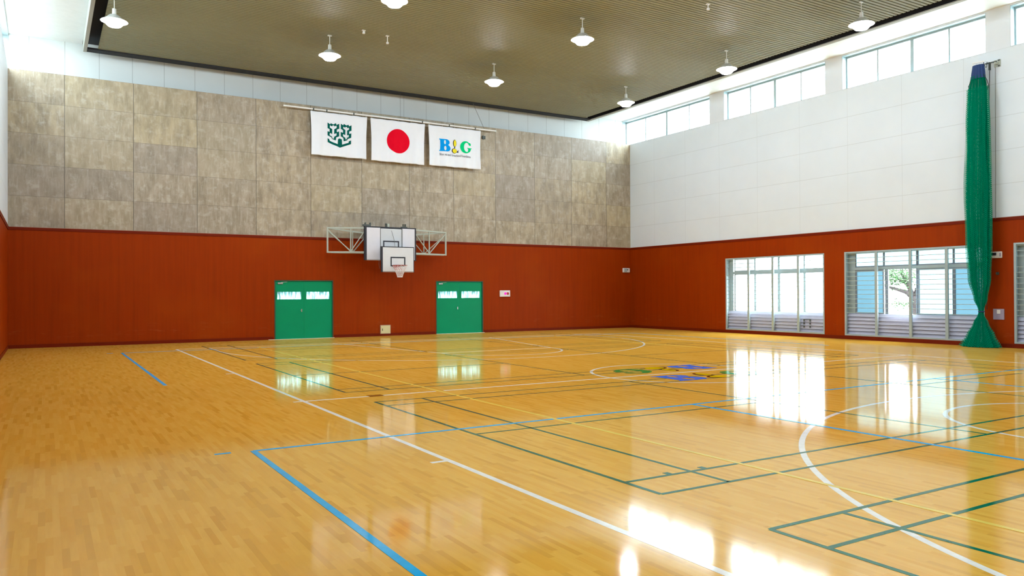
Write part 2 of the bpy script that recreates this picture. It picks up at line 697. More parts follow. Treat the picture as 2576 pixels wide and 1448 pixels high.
WY = 0.062
bm = B()
z = 0.0008
Y0, Y1 = -1.65, 25.15
for x in (3.38, 2 * CX - 3.38):
    ly(bm, x, Y0, Y1, WY, z)
lx(bm, 3.38, 2 * CX - 3.38, Y0, WY, z)
lx(bm, 3.38, 2 * CX - 3.38, Y1, WY, z)
lx(bm, 3.22, 4.42, CY, WY, z)
lx(bm, 4.66, 5.60, CY, WY, z)
lx(bm, 5.76, 19.1, CY, WY, z)
ring(bm, CX, CY, 1.86, WY, z)
for s, yb in ((1, Y0), (-1, Y1)):
    hoop = yb + s * 1.72
    a0 = 0 if s > 0 else 180
    ring(bm, CX, hoop, 6.88, WY, z, a0, a0 + 180)
    for x in (CX - 6.88, CX + 6.88):
        ly(bm, x, yb, hoop, WY, z)
    ft = yb + s * 5.88
    ring(bm, CX, ft, 1.84, WY, z, a0, a0 + 180)
    lx(bm, CX - 1.84, CX + 1.84, ft, WY, z)
    for q in (-1, 1):
        v = [(CX + q * 1.84, ft), (CX + q * 3.0, yb)]
        d = Vector((v[1][0] - v[0][0], v[1][1] - v[0][1], 0)).normalized()
        nn = Vector((-d.y, d.x, 0)) * WY / 2
        P = [Vector((v[0][0], v[0][1], z)), Vector((v[1][0], v[1][1], z))]
        bm.faces.new([bm.verts.new(p) for p in (P[0] + nn, P[1] + nn, P[1] - nn, P[0] - nn)])
lx(bm, 3.19, 3.38, 6.80, 0.06, z)
lx(bm, 3.19, 3.38, 2 * CY - 6.80, 0.06, z)
bmesh.ops.remove_doubles(bm, verts=bm.verts[:], dist=1e-5)
obj('basketball_marking', bm, M['line_white'], floor)

for y0 in (-2.70, 4.74, 12.42, 19.86):
    bm = B()
    z = 0.0014
    y1 = y0 + 6.34
    x0, x1 = 4.27, 17.93
    G = 0.043
    for y in (y0, y0 + .46, y1 - .46, y1):
        lx(bm, x0, x1, y, G, z)
    for x in (x0, x0 + .775, x1 - .775, x1, 9.21, 13.0):
        ly(bm, x, y0, y1, G, z)
    for a, b in ((x0, 9.21), (13.0, x1)):
        lx(bm, a, b, (y0 + y1) / 2, G, z)
    if y0 == 4.74:
        fbox(bm, 4.78, 4.84, 5.22, 5.29, z)
        fbox(bm, 5.21, 5.27, 5.22, 5.29, z)
    obj('badminton_marking', bm, M['line_green'], floor)

for y0, y1 in ((-0.95, 8.31), (15.2, 24.45)):
    bm = B()
    z = 0.0020
    for y in (y0, y1):
        if y == 15.2:      # that line does not show in the hall
            continue
        lx(bm, 1.86, 20.5, y, 0.06, z)
        lx(bm, 1.48, 1.64, y + .03, 0.05, z)
    for x in (1.86, 20.5) if y0 > 0 else (1.86, 20.5, 8.09, 14.27):
        ly(bm, x, y0, y1, 0.062, z)
    obj('volleyball_marking', bm, M['line_blue'], floor)

bm = B()
ly(bm, 5.67, -1.2, 24.7, 0.05, 0.0026)
ly(bm, 2 * CX - 5.67, -1.2, 24.7, 0.05, 0.0026)
for y in (-1.2, 24.7):
    lx(bm, 5.67, 2 * CX - 5.67, y, 0.05, 0.0026)
obj('tennis_marking', bm, M['line_yellow'], floor)
bm = B()
lx(bm, 4.42, 4.66, 11.76, 0.20, 0.0032)
obj('floor_tape', bm, M['tape'], floor)


# --- lettering shapes, unit square
def glyph_B():
    o = [(0, 0), (0, .06), (.08, .11), (.1, .5), (.08, .89), (0, .94), (0, 1), (.5, 1), (.72, .98), (.87, .90), (.93, .77), (.90, .64), (.78, .54),
         (.92, .46), (1.0, .33), (.99, .18), (.90, .06), (.72, 0)]
    return [o, ell(.49, .745, .085, .17), ell(.51, .26, .10, .18)]


def glyph_G():
    o = arc(.46, .5, .46, .5, 52, 300, 26)
    o += [(.84, .16), (.92, .28), (.93, .40), (1.0, .43), (1.0, .47), (.58, .47), (.56, .43), (.66, .39), (.66, .22), (.61, .14)]
    o += arc(.54, .50, .22, .38, 278, 62, 20)
    o += [(.70, .76), (.80, .66), (.90, .66), (.93, .76), (.86, .88)]
    return [o]


def logo_floor(cx, cy, s, w_, h_, glyph, mat, name):
    bm = B()
    fill2d(bm, glyph, lambda a, b: (cx + s * (a - .5) * w_, cy + s * (b - .5) * h_, 0.0034))
    return obj(name, bm, mat, floor, norm=False)


for s in (1, -1):
    yy = CY - s * 0.72
    logo_floor(11.27 - s * .82, yy, s, .80, .86, glyph_B(), M['logo_blue'], 'letter_b')
    logo_floor(11.27 + s * .82, yy, s, .80, .82, glyph_G(), M['logo_green'], 'letter_g')
    bm = B()
    fill2d(bm, [ell(11.27 - s * .02, yy + s * .2, .10, .20)], lambda a, b: (a, b, 0.0040))
    fill2d(bm, [ell(11.27 - s * .02, yy - s * .26, .24, .17)], lambda a, b: (a, b, 0.0040))
    obj('ampersand_fill', bm, M['logo_yellow'], floor, norm=False)
    bm = B()
    fill2d(bm, [ell(11.27 - s * .05, yy + s * .2, .14, .24)], lambda a, b: (a, b, 0.0034))
    fill2d(bm, [ell(11.27 - s * .02, yy - s * .02, .06, .07)], lambda a, b: (a, b, 0.0034))
    fill2d(bm, [ell(11.27 - s * .06, yy - s * .26, .28, .19)], lambda a, b: (a, b, 0.0034))
    fbox(bm, 11.27 + s * .2, 11.27 + s * .36, yy - s * .25, yy - s * .30, 0.0034)
    obj('ampersand_outline', bm, M['logo_dark'], floor, norm=False)

# --- openings
PER = 5.487
LOW = [(17.80 - PER * k, 22.47 - PER * k) for k in range(5)]          # lower windows of the right wall
CLR = [(23.30, YB2)] + [(17.70 - PER * k, 22.51 - PER * k) for k in range(5)]   # clerestory openings
ZH = 9.86
DOORS = [(7.12, 9.31), (13.59, 15.78)]
ZD = 2.16

# --- right wall
bm = B()
holes_wall(bm, 'y', XR, XR + WT, YF - WT, YB2 + WT, ZS, ZW, [(a, b, ZS, ZH) for a, b in CLR])
wr = tag(obj('wall_right', bm, M['clere_white']), 'white panelled right wall with red lower part and two rows of windows', 'wall', kind='structure')
bm = B()
box(bm, XR, XR + WT, YF - WT, YB2 + WT, ZR, ZS)
obj('wall_panelling', bm, M['panel_white'], wr)
bm = B()
holes_wall(bm, 'y', XR, XR + WT, YF - WT, YB2 + WT, 0, ZR, [(a, b, 0.13, 3.02) for a, b in LOW])
obj('wainscot', bm, M['red_y'], wr)

# --- left wall
bm = B()
holes_wall(bm, 'y', XL - WT, XL, YF - WT, YB2 + WT, ZS, ZW, [(a, b, ZS, ZH) for a, b in CLR])
wl = tag(obj('wall_left', bm, M['clere_white']), 'white left wall over a red lower part at the photo edge', 'wall', kind='structure')
bm = B()
box(bm, XL - WT, XL, YF - WT, YB2 + WT, ZR, ZS)
obj('wall_panelling', bm, M['panel_white'], wl)
bm = B()
box(bm, XL - WT, XL, YF - WT, YB2 + WT, 0, ZR)
obj('wainscot', bm, M['red_y'], wl)

# --- back wall
bm = B()
box(bm, XL, XR, YB2, YB2 + WT, 0, ZW)
# door voids are cut by building the thick lower lining with holes; the outer skin is opened too
bm.free()
bm = B()
holes_wall(bm, 'x', YB2, YB2 + WT, XL, XR, 0, ZW, [(a, b, 0, ZD) for a, b in DOORS])
wb = tag(obj('wall_back', bm, M['band_white']), 'back wall, cement board above red plywood, white band on top', 'wall', kind='structure')
bm = B()
box(bm, XL, XR, YB, YB2, ZR, ZS)
obj('cement_board_facing', bm, M['concrete'], wb)
bm = B()
holes_wall(bm, 'x', YB, YB2, XL, XR, 0, ZR, [(a, b, 0, ZD) for a, b in DOORS])
obj('wainscot', bm, M['red_x'], wb)

# --- front wall, behind the camera
bm = B()
box(bm, XL, XR, YF - WT, YF, ZR, ZW)
wf = tag(obj('wall_front', bm, M['clere_white']), 'plain white front wall behind the viewer', 'wall', kind='structure')
bm = B()
box(bm, XL, XR, YF - WT, YF, 0, ZR)
obj('wainscot', bm, M['red_x'], wf)

# --- baseboards and the dark rail with its pale cap on top of the red wainscot
def doors_cut(bm, y0, y1, z0, z1):
    xs = [XL] + [q for d in DOORS for q in (d[0] - .04, d[1] + .04)] + [XR]
    for i in range(0, len(xs), 2):
        box(bm, xs[i], xs[i + 1], y0, y1, z0, z1)


bm = B()
doors_cut(bm, YB - .015, YB, 0.0, 0.11)
tag(obj('baseboard_back', bm, M['red_trim']), 'dark red baseboard along the back wall', 'baseboard', kind='structure')
bm = B()
box(bm, XR - .015, XR, YF, YB, 0, .115)
tag(obj('baseboard_right', bm, M['red_trim']), 'dark red baseboard under the right windows', 'baseboard', kind='structure')
bm = B()
box(bm, XL, XL + .015, YF, YB, 0, .11)
tag(obj('baseboard_left', bm, M['red_trim']), 'dark red baseboard along the left wall', 'baseboard', kind='structure')
trims = [('trim_1', (XL, XR, YB - .02, YB), (XL, XR, YB - .03, YB), 'back wall'),
         ('trim_2', (XR - .02, XR, YF, YB), (XR - .03, XR, YF, YB), 'right wall'),
         ('trim_3', (XL, XL + .02, YF, YB), (XL, XL + .03, YF, YB), 'left wall')]
for nm, a, b, side in trims:
    bm = B()
    box(bm, *a, ZR - .085, ZR)
    t = tag(obj(nm, bm, M['red_trim']), 'dark red rail capping the red plywood of the ' + side, 'trim', kind='structure')
    bm = B()
    box(bm, *b, ZR, ZR + .012)
    obj('cap_strip', bm, M['trim_pale'], t)

# --- ceiling: suspended ribbed metal deck, edge trim, white soffits, roof slab
XC0, XC1 = 1.46, 20.93
bm = B()
pitch, yy = 0.128, YB - 0.36
prof = []
while yy > YF + .1:
    prof += [(yy, 9.565), (yy - .082, 9.565), (yy - .090, 9.615), (yy - .120, 9.615)]
    yy -= pitch
va = [bm.verts.new((XC0, p[0], p[1])) for p in prof]
vb = [bm.verts.new((XC1, p[0], p[1])) for p in prof]
for i in range(len(prof) - 1):
    bm.faces.new((va[i], va[i + 1], vb[i + 1], vb[i]))
ceiling = tag(obj('ceiling', bm, M['ceil'], norm=False), 'olive brown ribbed metal ceiling hung below white soffits', 'ceiling', kind='structure')
bm = B()
box(bm, XC0 + .02, XC1 - .02, YF + .1, YB - .2, 9.63, 9.66)
obj('deck_backing', bm, M['ceil_dark'], ceiling)
bm = B()
box(bm, 1.14, 21.25, YF, YB2, ZW - .03, ZW + .0)
obj('dark_plenum', bm, M['ceil_dark'], ceiling)
bm = B()
box(bm, 1.06, 1.15, YF, YB, ZC - .03, ZC)
box(bm, 1.05, 1.08, YF, YB, ZC - .03, ZW)
obj('edge_trim', bm, M['fascia'], ceiling)
bm = B()
box(bm, 1.082, 1.12, YF, YB - .01, ZC + .001, ZW)
obj('plenum_lining', bm, M['ceil_dark'], ceiling)
bm = B()
box(bm, 21.21, 21.33, YF, YB, ZC - .03, ZC)
box(bm, 21.33, 21.36, YF, YB, ZC - .03, ZW)
obj('edge_trim', bm, M['fascia'], ceiling)
bm = B()
box(bm, 21.29, 21.328, YF, YB - .01, ZC + .001, ZW)
obj('plenum_lining', bm, M['ceil_dark'], ceiling)
bm = B()
box(bm, 1.14, 21.25, YB - .36, YB, ZC - .02, ZC + .04)
obj('end_trim', bm, M['ceil_dark'], ceiling)
bm = B()
box(bm, XL, 1.05, YF, YB2, ZW - .06, ZW + .02)
obj('soffit', bm, M['soffit'], ceiling)
bm = B()
box(bm, 21.36, XR, YF, YB2, ZW - .06, ZW + .02)
obj('soffit', bm, M['soffit'], ceiling)
bm = B()
box(bm, XL - WT, XR + WT, YF - WT, YB2 + WT, ZW + .02, ZW + .25)
obj('roof_slab', bm, M['ceil_dark'], ceiling)

# ================================================================ WINDOWS
wn = 0


def lower_window(k, y0, y1):
    """one window of the lower row: interior posts, transom, guard rails, sashes with panes, louvers"""
    global wn
    wn += 1
    z0, z1 = 0.13, 3.02
    bm = B()
    x0, x1 = XR - .012, XR + .05
    box(bm, x0, x1, y0, y0 + .05, z0, z1)
    box(bm, x0, x1, y1 - .06, y1, z0, z1)
    box(bm, x0, x1, y0, y1, z0, z0 + .05)
    box(bm, x0, x1, y0, y1, z1 - .05, z1)
    box(bm, XR + .21, XR + .26, y1 - (.26 if k else .21), y1 - .01, z0, z1)
    # liner of the recess
    box(bm, x1, XR + .26, y1 - .015, y1, z0, z1)
    box(bm, x1, XR + .26, y0, y0 + .015, z0, z1)
    box(bm, x1, XR + .26, y0, y1, z1 - .015, z1)
    box(bm, x1, XR + .26, y0, y1, z0, z0 + .015)
    names = {0: 'first lower window from the far corner, bright white panes', 1: 'lower window with one open sash showing a tree, behind the green net',
             2: 'lower window cut by the right photo edge, beyond the green net'}
    lab = names.get(k, 'lower window of the right wall outside the photo, place %d from the corner' % (k + 1))
    wdo = tag(obj('window_%d' % wn, bm, M['alu'], origin=(XR, (y0 + y1) / 2, z0)), lab, 'window', kind='structure')
    posts = [y1 - 1.19, y1 - 2.38, y1 - 3.55]
    for p in posts:
        bm = B()
        box(bm, x0 - .004, x1 - .01, p - .045, p + .045, z0, z1)
        obj('post', bm, M['alu'], wdo)
    bm = B()
    box(bm, XR + .205, XR + .26, y0, y1, 2.375, 2.475)
    obj('transom', bm, M['alu'], wdo)
    bm = B()
    for i in range(17):
        zz = 0.93 + i * 0.155
        if abs(zz - 2.42) < .07 or zz > 2.95:
            continue
        tube(bm, [(XR + .02, y0 + .03, zz), (XR + .02, y1 - .03, zz)], .0105, 6)
    obj('guard_grille', bm, M['alu'], wdo)
    # louver panel behind the posts
    bm = B()
    for i in range(6):
        zz = 0.17 + i * 0.122
        v = [(XR + .10, zz), (XR + .16, zz + .105), (XR + .172, zz + .112), (XR + .12, zz - .006)]
        va_ = [bm.verts.new((a, y0 + .02, b)) for a, b in v]
        vb_ = [bm.verts.new((a, y1 - .02, b)) for a, b in v]
        for q in range(4):
            bm.faces.new((va_[q], va_[(q + 1) % 4], vb_[(q + 1) % 4], vb_[q]))
        bm.faces.new(va_[::-1])
        bm.faces.new(vb_)
    box(bm, XR + .20, XR + .26, y0 + .01, y1 - .01, z0, .87)
    obj('louver_panel', bm, M['louver'], wdo)
    # sashes: four bays, stiles at measured places
    edges = [y1 - .25, y1 - 1.32, y1 - 2.48, y1 - 3.64, y0 + .03]
    open_bay = 1 if k == 1 else None
    for i in range(4):
        a, b = edges[i + 1], edges[i]
        wide = .10 if i in (1, 3) and k else .06
        for (zz0, zz1, kind) in ((.87, 2.375, 'low'), (2.475, 3.0, 'top')):
            thick = .045 if kind == 'top' else .065
            if kind == 'low' and i == open_bay:
                continue
            bm = B()
            xx = XR + (.225 if i % 2 else .245)
            box(bm, xx - .018, xx + .018, b - thick, b, zz0, zz1)
            box(bm, xx - .018, xx + .018, a, a + thick * .6, zz0, zz1)
            box(bm, xx - .018, xx + .018, a, b, zz0, zz0 + .04)
            box(bm, xx - .018, xx + .018, a, b, zz1 - .03, zz1)
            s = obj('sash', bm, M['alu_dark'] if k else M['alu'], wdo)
            bm = B()
            box(bm, xx - .004, xx + .004, a + .02, b - thick + .01, zz0 + .03, zz1 - .02)
            if k == 0:
                g = 'glass' if kind == 'low' or i else 'frost_white'
            elif kind == 'top':
                g = 'frost_pale'
            else:
                g = {0: 'frost_cyan', 2: 'frost_pale', 3: 'frost_cyan'}.get(i, 'frost_cyan')
                if k == 2:
                    g = 'frost_cyan'
            obj('pane', bm, M[g], s)
    if k == 1:   # bay left open: stile of the slid sash standing at its edge, and the narrow lit strip
        bm = B()
        a = edges[1]
        box(bm, XR + .21, XR + .26, a - .16, a - .05, .87, 2.375)
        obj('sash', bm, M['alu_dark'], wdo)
        bm = B()
        box(bm, XR + .21, XR + .26, edges[2] + .0, edges[2] + .04, .87, 2.375)
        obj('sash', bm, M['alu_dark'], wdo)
    return wdo


lows = []
for k, (a, b) in enumerate(LOW[:3]):
    lows.append(lower_window(k, a, b))
for k in (3, 4):     # nearer bays outside the frame: they light the hall
    lows.append(lower_window(k, *LOW[k]))

# dark U shaped handle on the louvers of the far window
bm = B()
for y in (18.73, 18.47):
    for z0_ in (.33, .45, .56):
        box(bm, XR + .055, XR + .085, y - .018, y + .018, z0_, z0_ + .075)
box(bm, XR + .055, XR + .085, 18.45, 18.75, .625, .645)
obj('louver_handle', bm, M['bracket'], lows[0])


def clerestory(side, k, y0, y1):
    global wn
    wn += 1
    z0, z1 = ZS, ZH
    sx = 1 if side == 'right' else -1
    X0 = XR if side == 'right' else XL

    def bx(bm, d0, d1, *r):
        a, b = X0 + sx * d0, X0 + sx * d1
        box(bm, min(a, b), max(a, b), *r)
    bm = B()
    bx(bm, 0.005, .25, y1 - .012, y1, z0, z1)
    bx(bm, 0.005, .25, y0, y0 + .012, z0, z1)
    bx(bm, 0.005, .25, y0, y1, z1 - .012, z1)
    bx(bm, 0.0, .25, y0, y1, z0, z0 + .012)
    bx(bm, .22, .28, y1 - .06, y1, z0, z1)
    bx(bm, .22, .28, y0, y0 + .06, z0, z1)
    bx(bm, .22, .28, y0, y1, z0, z0 + .04)
    bx(bm, .22, .28, y0, y1, z1 - .075, z1)
    pos = {0: 'nearest the back wall', 1: 'second from the back wall', 2: 'third from the back wall', 3: 'fourth from the back wall'}.get(k, 'far outside the photo, number %d' % (k + 1))
    o = tag(obj('window_%d' % wn, bm, M['alu'], origin=(X0, (y0 + y1) / 2, z0)), 'long high window under the ceiling of the %s wall, %s' % (side, pos), 'window', kind='structure')
    n = 4
    step = (y1 - y0) / n
    for i in range(1, n):
        bm = B()
        y = y1 - i * step
        w_ = .055 if i == 2 else .025
        bx(bm, .225, .275, y - w_, y + w_, z0, z1)
        obj('mullion', bm, M['alu'], o)
    bm = B()
    bx(bm, .246, .254, y0 + .03, y1 - .03, z0 + .02, z1 - .03)
    obj('pane', bm, M['glass'], o)


for side in ('right', 'left'):
    for k, (a, b) in enumerate(CLR):
        clerestory(side, k, a, b)

# ================================================================ DOORS
for i, (a, b) in enumerate(DOORS):
    mid = (a + b) / 2
    where = 'left' if i == 0 else 'right'
    bm = B()
    y0, y1 = YB - .012, YB + .14
    box(bm, a, a + .035, y0, y1, 0, ZD)
    box(bm, b - .035, b, y0, y1, 0, ZD)
    box(bm, a, b, y0, y1, ZD - .03, ZD)
    box(bm, mid - .03, mid + .03, YB + .08, YB + .10, 0, ZD)
    d = tag(obj('door_%d' % (i + 1), bm, M['door_frame'], origin=(mid, YB, 0)), 'green double door with two slit windows, the %s of the two' % where, 'door', kind='structure')
    for j, (l0, l1) in enumerate(((a + .035, mid - .002), (mid + .002, b - .035))):
        bm = B()
        w0, w1 = (l0 + .07, l1 - .10) if j == 0 else (l0 + .08, l1 - .10)
        holes_wall(bm, 'x', YB + .03, YB + .075, l0, l1, 0.003, ZD - .026, [(w0, w1, 1.46, 1.74)])
        # pressed frame round the slit window
        box(bm, w0 - .02, w1 + .02, YB + .024, YB + .03, 1.74, 1.76)
        box(bm, w0 - .02, w1 + .02, YB + .024, YB + .03, 1.44, 1.46)
        box(bm, w0 - .02, w0, YB + .024, YB + .03, 1.46, 1.74)
        box(bm, w1, w1 + .02, YB + .024, YB + .03, 1.46, 1.74)
        leaf = obj('door_leaf', bm, M['door'], d)
        bm = B()
        box(bm, w0, w1, YB + .045, YB + .055, 1.46, 1.74)
        obj('slit_pane', bm, M['frost_door'], leaf)
        if j == 0:
            bm = B()
            hx = l1 - .09
            tube(bm, [(hx, YB + .03, 1.05), (hx, YB - .02, 1.05), (hx - .05, YB - .02, 1.05)], .009, 8)
            box(bm, hx - .018, hx + .018, YB + .02, YB + .03, .99, 1.10)
            obj('handle', bm, M['steel'], leaf)
            bm = B()
            box(bm, l0 + .09, l0 + .27, YB - .02, YB + .03, 2.02, 2.075)
            tube(bm, [(l0 + .2, YB - .02, 2.08), (l0 + .42, YB - .05, 2.10)], .008, 6)
            obj('door_closer', bm, M['steel'], leaf)
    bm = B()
    box(bm, a - (.22 if i == 0 else .0), b + .02, YB - .10, YB + .02, 0.001, 0.012)  # threshold plate, coloured pale as the strip of sun under the door
    obj('threshold_sun_strip', bm, M['sun_strip'], d)

# ================================================================ BASKETBALL GOAL
g = thing('basketball_goal', 'folded wall mounted basketball goal with white backboards and lattice arms', 'basketball goal', (11.2, YB, 2.9))
# main backboard
bm = B()
YM = 27.30
box(bm, 10.765, 11.625, YM + .012, YM + .04, 3.10, 4.10)
mb = obj('main_backboard', bm, M['board_mid'], g)
for a, b in ((10.22, 10.745), (11.645, 12.15)):
    bm = B()
    box(bm, a, b, YM, YM + .04, 2.93, 4.12)
    obj('side_panel', bm, M['board'], mb)
bm = B()
for a in (10.745, 11.625):
    box(bm, a, a + .02, YM - .004, YM + .03, 2.93, 4.14)
objs('panel_seam', bm, M['bracket'], mb)
bm = B()
box(bm, 10.14, 10.22, YM + .0, YM + .12, 2.90, 4.17)
box(bm, 12.15, 12.21, YM + .0, YM + .12, 2.90, 4.14)
box(bm, 10.14, 12.21, YM + .0, YM + .12, 4.12, 4.165)
box(bm, 10.22, 12.15, YM + .045, YM + .08, 2.95, 4.12)
obj('backing_frame', bm, M['black'], mb)
bm = B()
box(bm, 10.22, 10.745, YM - .004, YM + .05, 2.895, 2.93)
obj('bottom_edge', bm, M['board_edge'], mb)
bm = B()
for a, b, c, d in ((10.87, 10.915, 3.20, 3.645), (11.465, 11.51, 3.20, 3.645), (10.87, 11.51, 3.60, 3.645), (10.87, 11.51, 3.20, 3.245)):
    box(bm, a, b, YM + .006, YM + .012, c, d)
obj('target_marking', bm, M['black'], mb)
# practice board in front, lower
bm = B()
YP = 26.85
box(bm, 10.67, 11.90, YP, YP + .04, 2.48, 3.37)
pb = obj('practice_backboard', bm, M['board2'], g)
bm = B()
box(bm, 10.61, 10.67, YP - .002, YP + .06, 2.45, 3.40)
box(bm, 11.90, 11.925, YP - .002, YP + .06, 2.45, 3.40)
box(bm, 10.67, 11.90, YP - .002, YP + .06, 3.37, 3.40)
box(bm, 10.67, 11.90, YP + .04, YP + .06, 2.46, 3.37)
obj('backing_frame', bm, M['black'], pb)
bm = B()
box(bm, 10.67, 11.90, YP - .002, YP + .05, 2.45, 2.485)
obj('bottom_edge', bm, M['board_edge'], pb)
bm = B()
for a, b, c, d in ((10.975, 11.02, 2.68, 3.02), (11.52, 11.565, 2.68, 3.02), (10.975, 11.565, 2.975, 3.02), (10.975, 11.565, 2.665, 2.705)):
    box(bm, a, b, YP - .006, YP, c, d)
obj('target_marking', bm, M['black'], pb)
bm = B()
for x in (10.80, 11.75):
    bar(bm, (x, YP + .05, 2.8), (x, YM + .05, 2.95), .035)
    bar(bm, (x, YP + .05, 3.3), (x, YM + .05, 3.4), .035)
objs('board_strut', bm, M['bracket'], g)
# rim, net
RX, RY, RZ, RR = 11.20, 26.50, 2.695, .265
bm = B()
tube(bm, [(RX + RR * math.cos(2 * PI * i / 32), RY + RR * math.sin(2 * PI * i / 32), RZ) for i in range(33)], .010, 6, False)
box(bm, RX - .06, RX + .06, RY + RR - .01, YP, RZ - .05, RZ + .012)
rim = obj('rim', bm, M['rim'], g)


def net_pt(a, t):
    r = RR * (1 - t) ** 1.25 * .66 + .092
    if t == 0:
        r = RR
    return (RX + .0 + r * math.cos(a), RY + r * math.sin(a), RZ - .44 * t)


bm, bmr = B(), B()
NS, NL = 14, 7
for i in range(NS):
    for s in (1, -1):
        pts = [net_pt(2 * PI * (i + s * l * .5) / NS, l / NL) for l in range(NL + 1)]
        ang = (i % NS) * 360 / NS
        if 150 < ang < 240 and s > 0:
            tube(bmr, pts[:4], .007, 4, False)
            tube(bm, pts[3:], .007, 4, False)
        else:
            tube(bm, pts, .007, 4, False)
tube(bm, [net_pt(2 * PI * i / 24, 1.0) for i in range(25)], .008, 4, False)
obj('hoop_net', bm, M['net_string'], rim)
obj('red_net_cord', bmr, M['net_red'], rim)
# lattice arms: near arm (board to elbow) and far arm (elbow to wall), left and right
for side, xe, xm, xb, xw in (('left', 8.92, 9.70, 10.18, 10.62), ('right', 13.77, 12.92, 12.18, 12.42)):
    ye = 27.9
    T = .052
    bm = B()
    ynear = YM + .1
    ymid = ynear + (ye - ynear) * abs(xm - xb) / abs(xe - xb)
    for za, zb in ((4.09, 4.10), (3.20, 3.20)):
        bar(bm, (xe, ye, za), (xb, ynear, zb), T)
    bar(bm, (xe, ye, 3.17), (xe, ye, 4.12), T)
    bar(bm, (xm, ymid, 3.2), (xm, ymid, 4.09), T * .7)
    bar(bm, (xb, ynear, 3.0), (xb, ynear, 4.15), T)
    bar(bm, (xe, ye, 4.05), (xm, ymid, 3.22), T * .6)
    bar(bm, (xb, ynear, 4.0), (xm, ymid, 3.22), T * .6)
    obj('near_arm', bm, M['truss'], g)
    bm = B()
    yw = YB - .06
    sgn = -1 if side == 'left' else 1
    xm2 = xm + (.27 if side == 'left' else 0)
    ym2 = ye + (yw - ye) * .5
    bar(bm, (xe - sgn * .05, ye + .05, 4.08), (xw, yw, 3.98), T)
    bar(bm, (xe - sgn * .05, ye + .05, 3.19), (xw, yw, 3.22), T)
    bar(bm, (xm2, ym2, 3.2), (xm2, ym2, 4.04), T * .7)
    bar(bm, (xe, ye + .05, 4.0), (xm2, ym2, 3.22), T * .6)
    bar(bm, (xw, yw, 3.9), (xm2, ym2, 3.22), T * .6)
    obj('far_arm', bm, M['truss'], g)
    bm = B()
    box(bm, xw - .05, xw + .05, YB - .08, YB, 3.1, 4.1)
    obj('wall_plate', bm, M['bracket'], g)
bm = B()
for x0, x1, z0, z1 in ((10.10, 10.40, 4.165, 4.23), (10.17, 10.21, 4.2, 4.30), (10.36, 10.40, 4.2, 4.30), (11.62, 11.86, 4.165, 4.20), (11.70, 11.73, 4.19, 4.30),
                       (11.78, 11.81, 4.19, 4.30), (10.99, 11.02, 4.165, 4.30)):
    box(bm, x0, x1, YM + .03, YM + .12, z0, z1)
objs('top_bracket', bm, M['bracket'], g)
bm = B()
box(bm, 11.05, 11.13, YM + .02, YM + .12, 4.17, 4.29)
obj('top_motor_box', bm, M['truss'], g)
bm = B()
tube(bm, [(11.20, YM - .008, 4.03), (11.27, YM - .012, 3.8), (11.32, YM - .014, 3.6), (11.34, YM - .02, 3.4)], .006, 5)
tube(bm, [(10.70, YM - .01, 2.90), (10.69, YM - .01, 2.75), (10.72, YM - .01, 2.62), (10.70, YM - .01, 2.58)], .007, 5)
objs('pull_cord', bm, M['rope'], g)

# ================================================================ FLAGS
YFL = 28.20


def wave(x, z, s, zt):
    t = max(0.0, (zt - z)) / 1.6
    return (0.008 + 0.030 * t) * math.sin(7.5 * x + s * 2.1 + 0.8 * t) + 0.016 * t * math.sin(19 * x + s + 2 * t)


def flag(name, s, xa, xb, zt, zb, label):
    t = thing(name, label, 'flag', ((xa + xb) / 2, YFL, zb))
    bm = B()
    NX, NZ = 64, 36
    grid = []
    for j in range(NZ + 1):
        row = []
        for i in range(NX + 1):
            a, b = i / NX, j / NZ
            z = zt + (zb - zt) * b
            sag = -0.012 * math.sin(PI * 5 * a) ** 2 if j == 0 else 0
            sq = 0.02 * math.sin(PI * b) + .025 * b
            x = xa + sq + (xb - xa - 2 * sq) * a
            row.append(bm.verts.new((x, YFL + wave(x, z, s, zt), z + sag)))
        grid.append(row)
    for j in range(NZ):
        for i in range(NX):
            bm.faces.new((grid[j][i], grid[j + 1][i], grid[j + 1][i + 1], grid[j][i + 1]))
    c = obj('cloth', bm, M['cloth'], t, smooth=True, norm=False)
    md = c.modifiers.new('thickness', 'SOLIDIFY')
    md.thickness = .004
    bm = B()
    for i in range(5):
        x = xa + .05 + (xb - xa - .1) * i / 4
        tube(bm, [(x, YFL, zt - .01), (x, YFL - .01, zt + .033)], .007, 5)
    objs('tie', bm, M['pole_white'], t)
    return t, (lambda x, z, k=0.0: (x, YFL + wave(x, z, s, zt) - 0.010 - k, z))


fa, pa = flag('flag', 1, 8.39, 10.59, 8.43, 6.81, 'white flag with a green twin tower emblem, left of three')
fb, pbk = flag('flag', 2, 10.72, 13.02, 8.43, 6.79, 'white flag with a plain red disc, middle of three')
fc, pc = flag('flag', 3, 13.16, 15.56, 8.43, 6.81, 'white flag with B & G lettering, right of three')

# emblem, drawn on a 1448 px tracing grid and laid on the cloth
def emb(x, y):
    X = 9.035 + (x - 175) / 1060 * .925
    yp = y - .115 * (x - 700)
    return X, 7.15 + (1290 - yp) / 1213.0


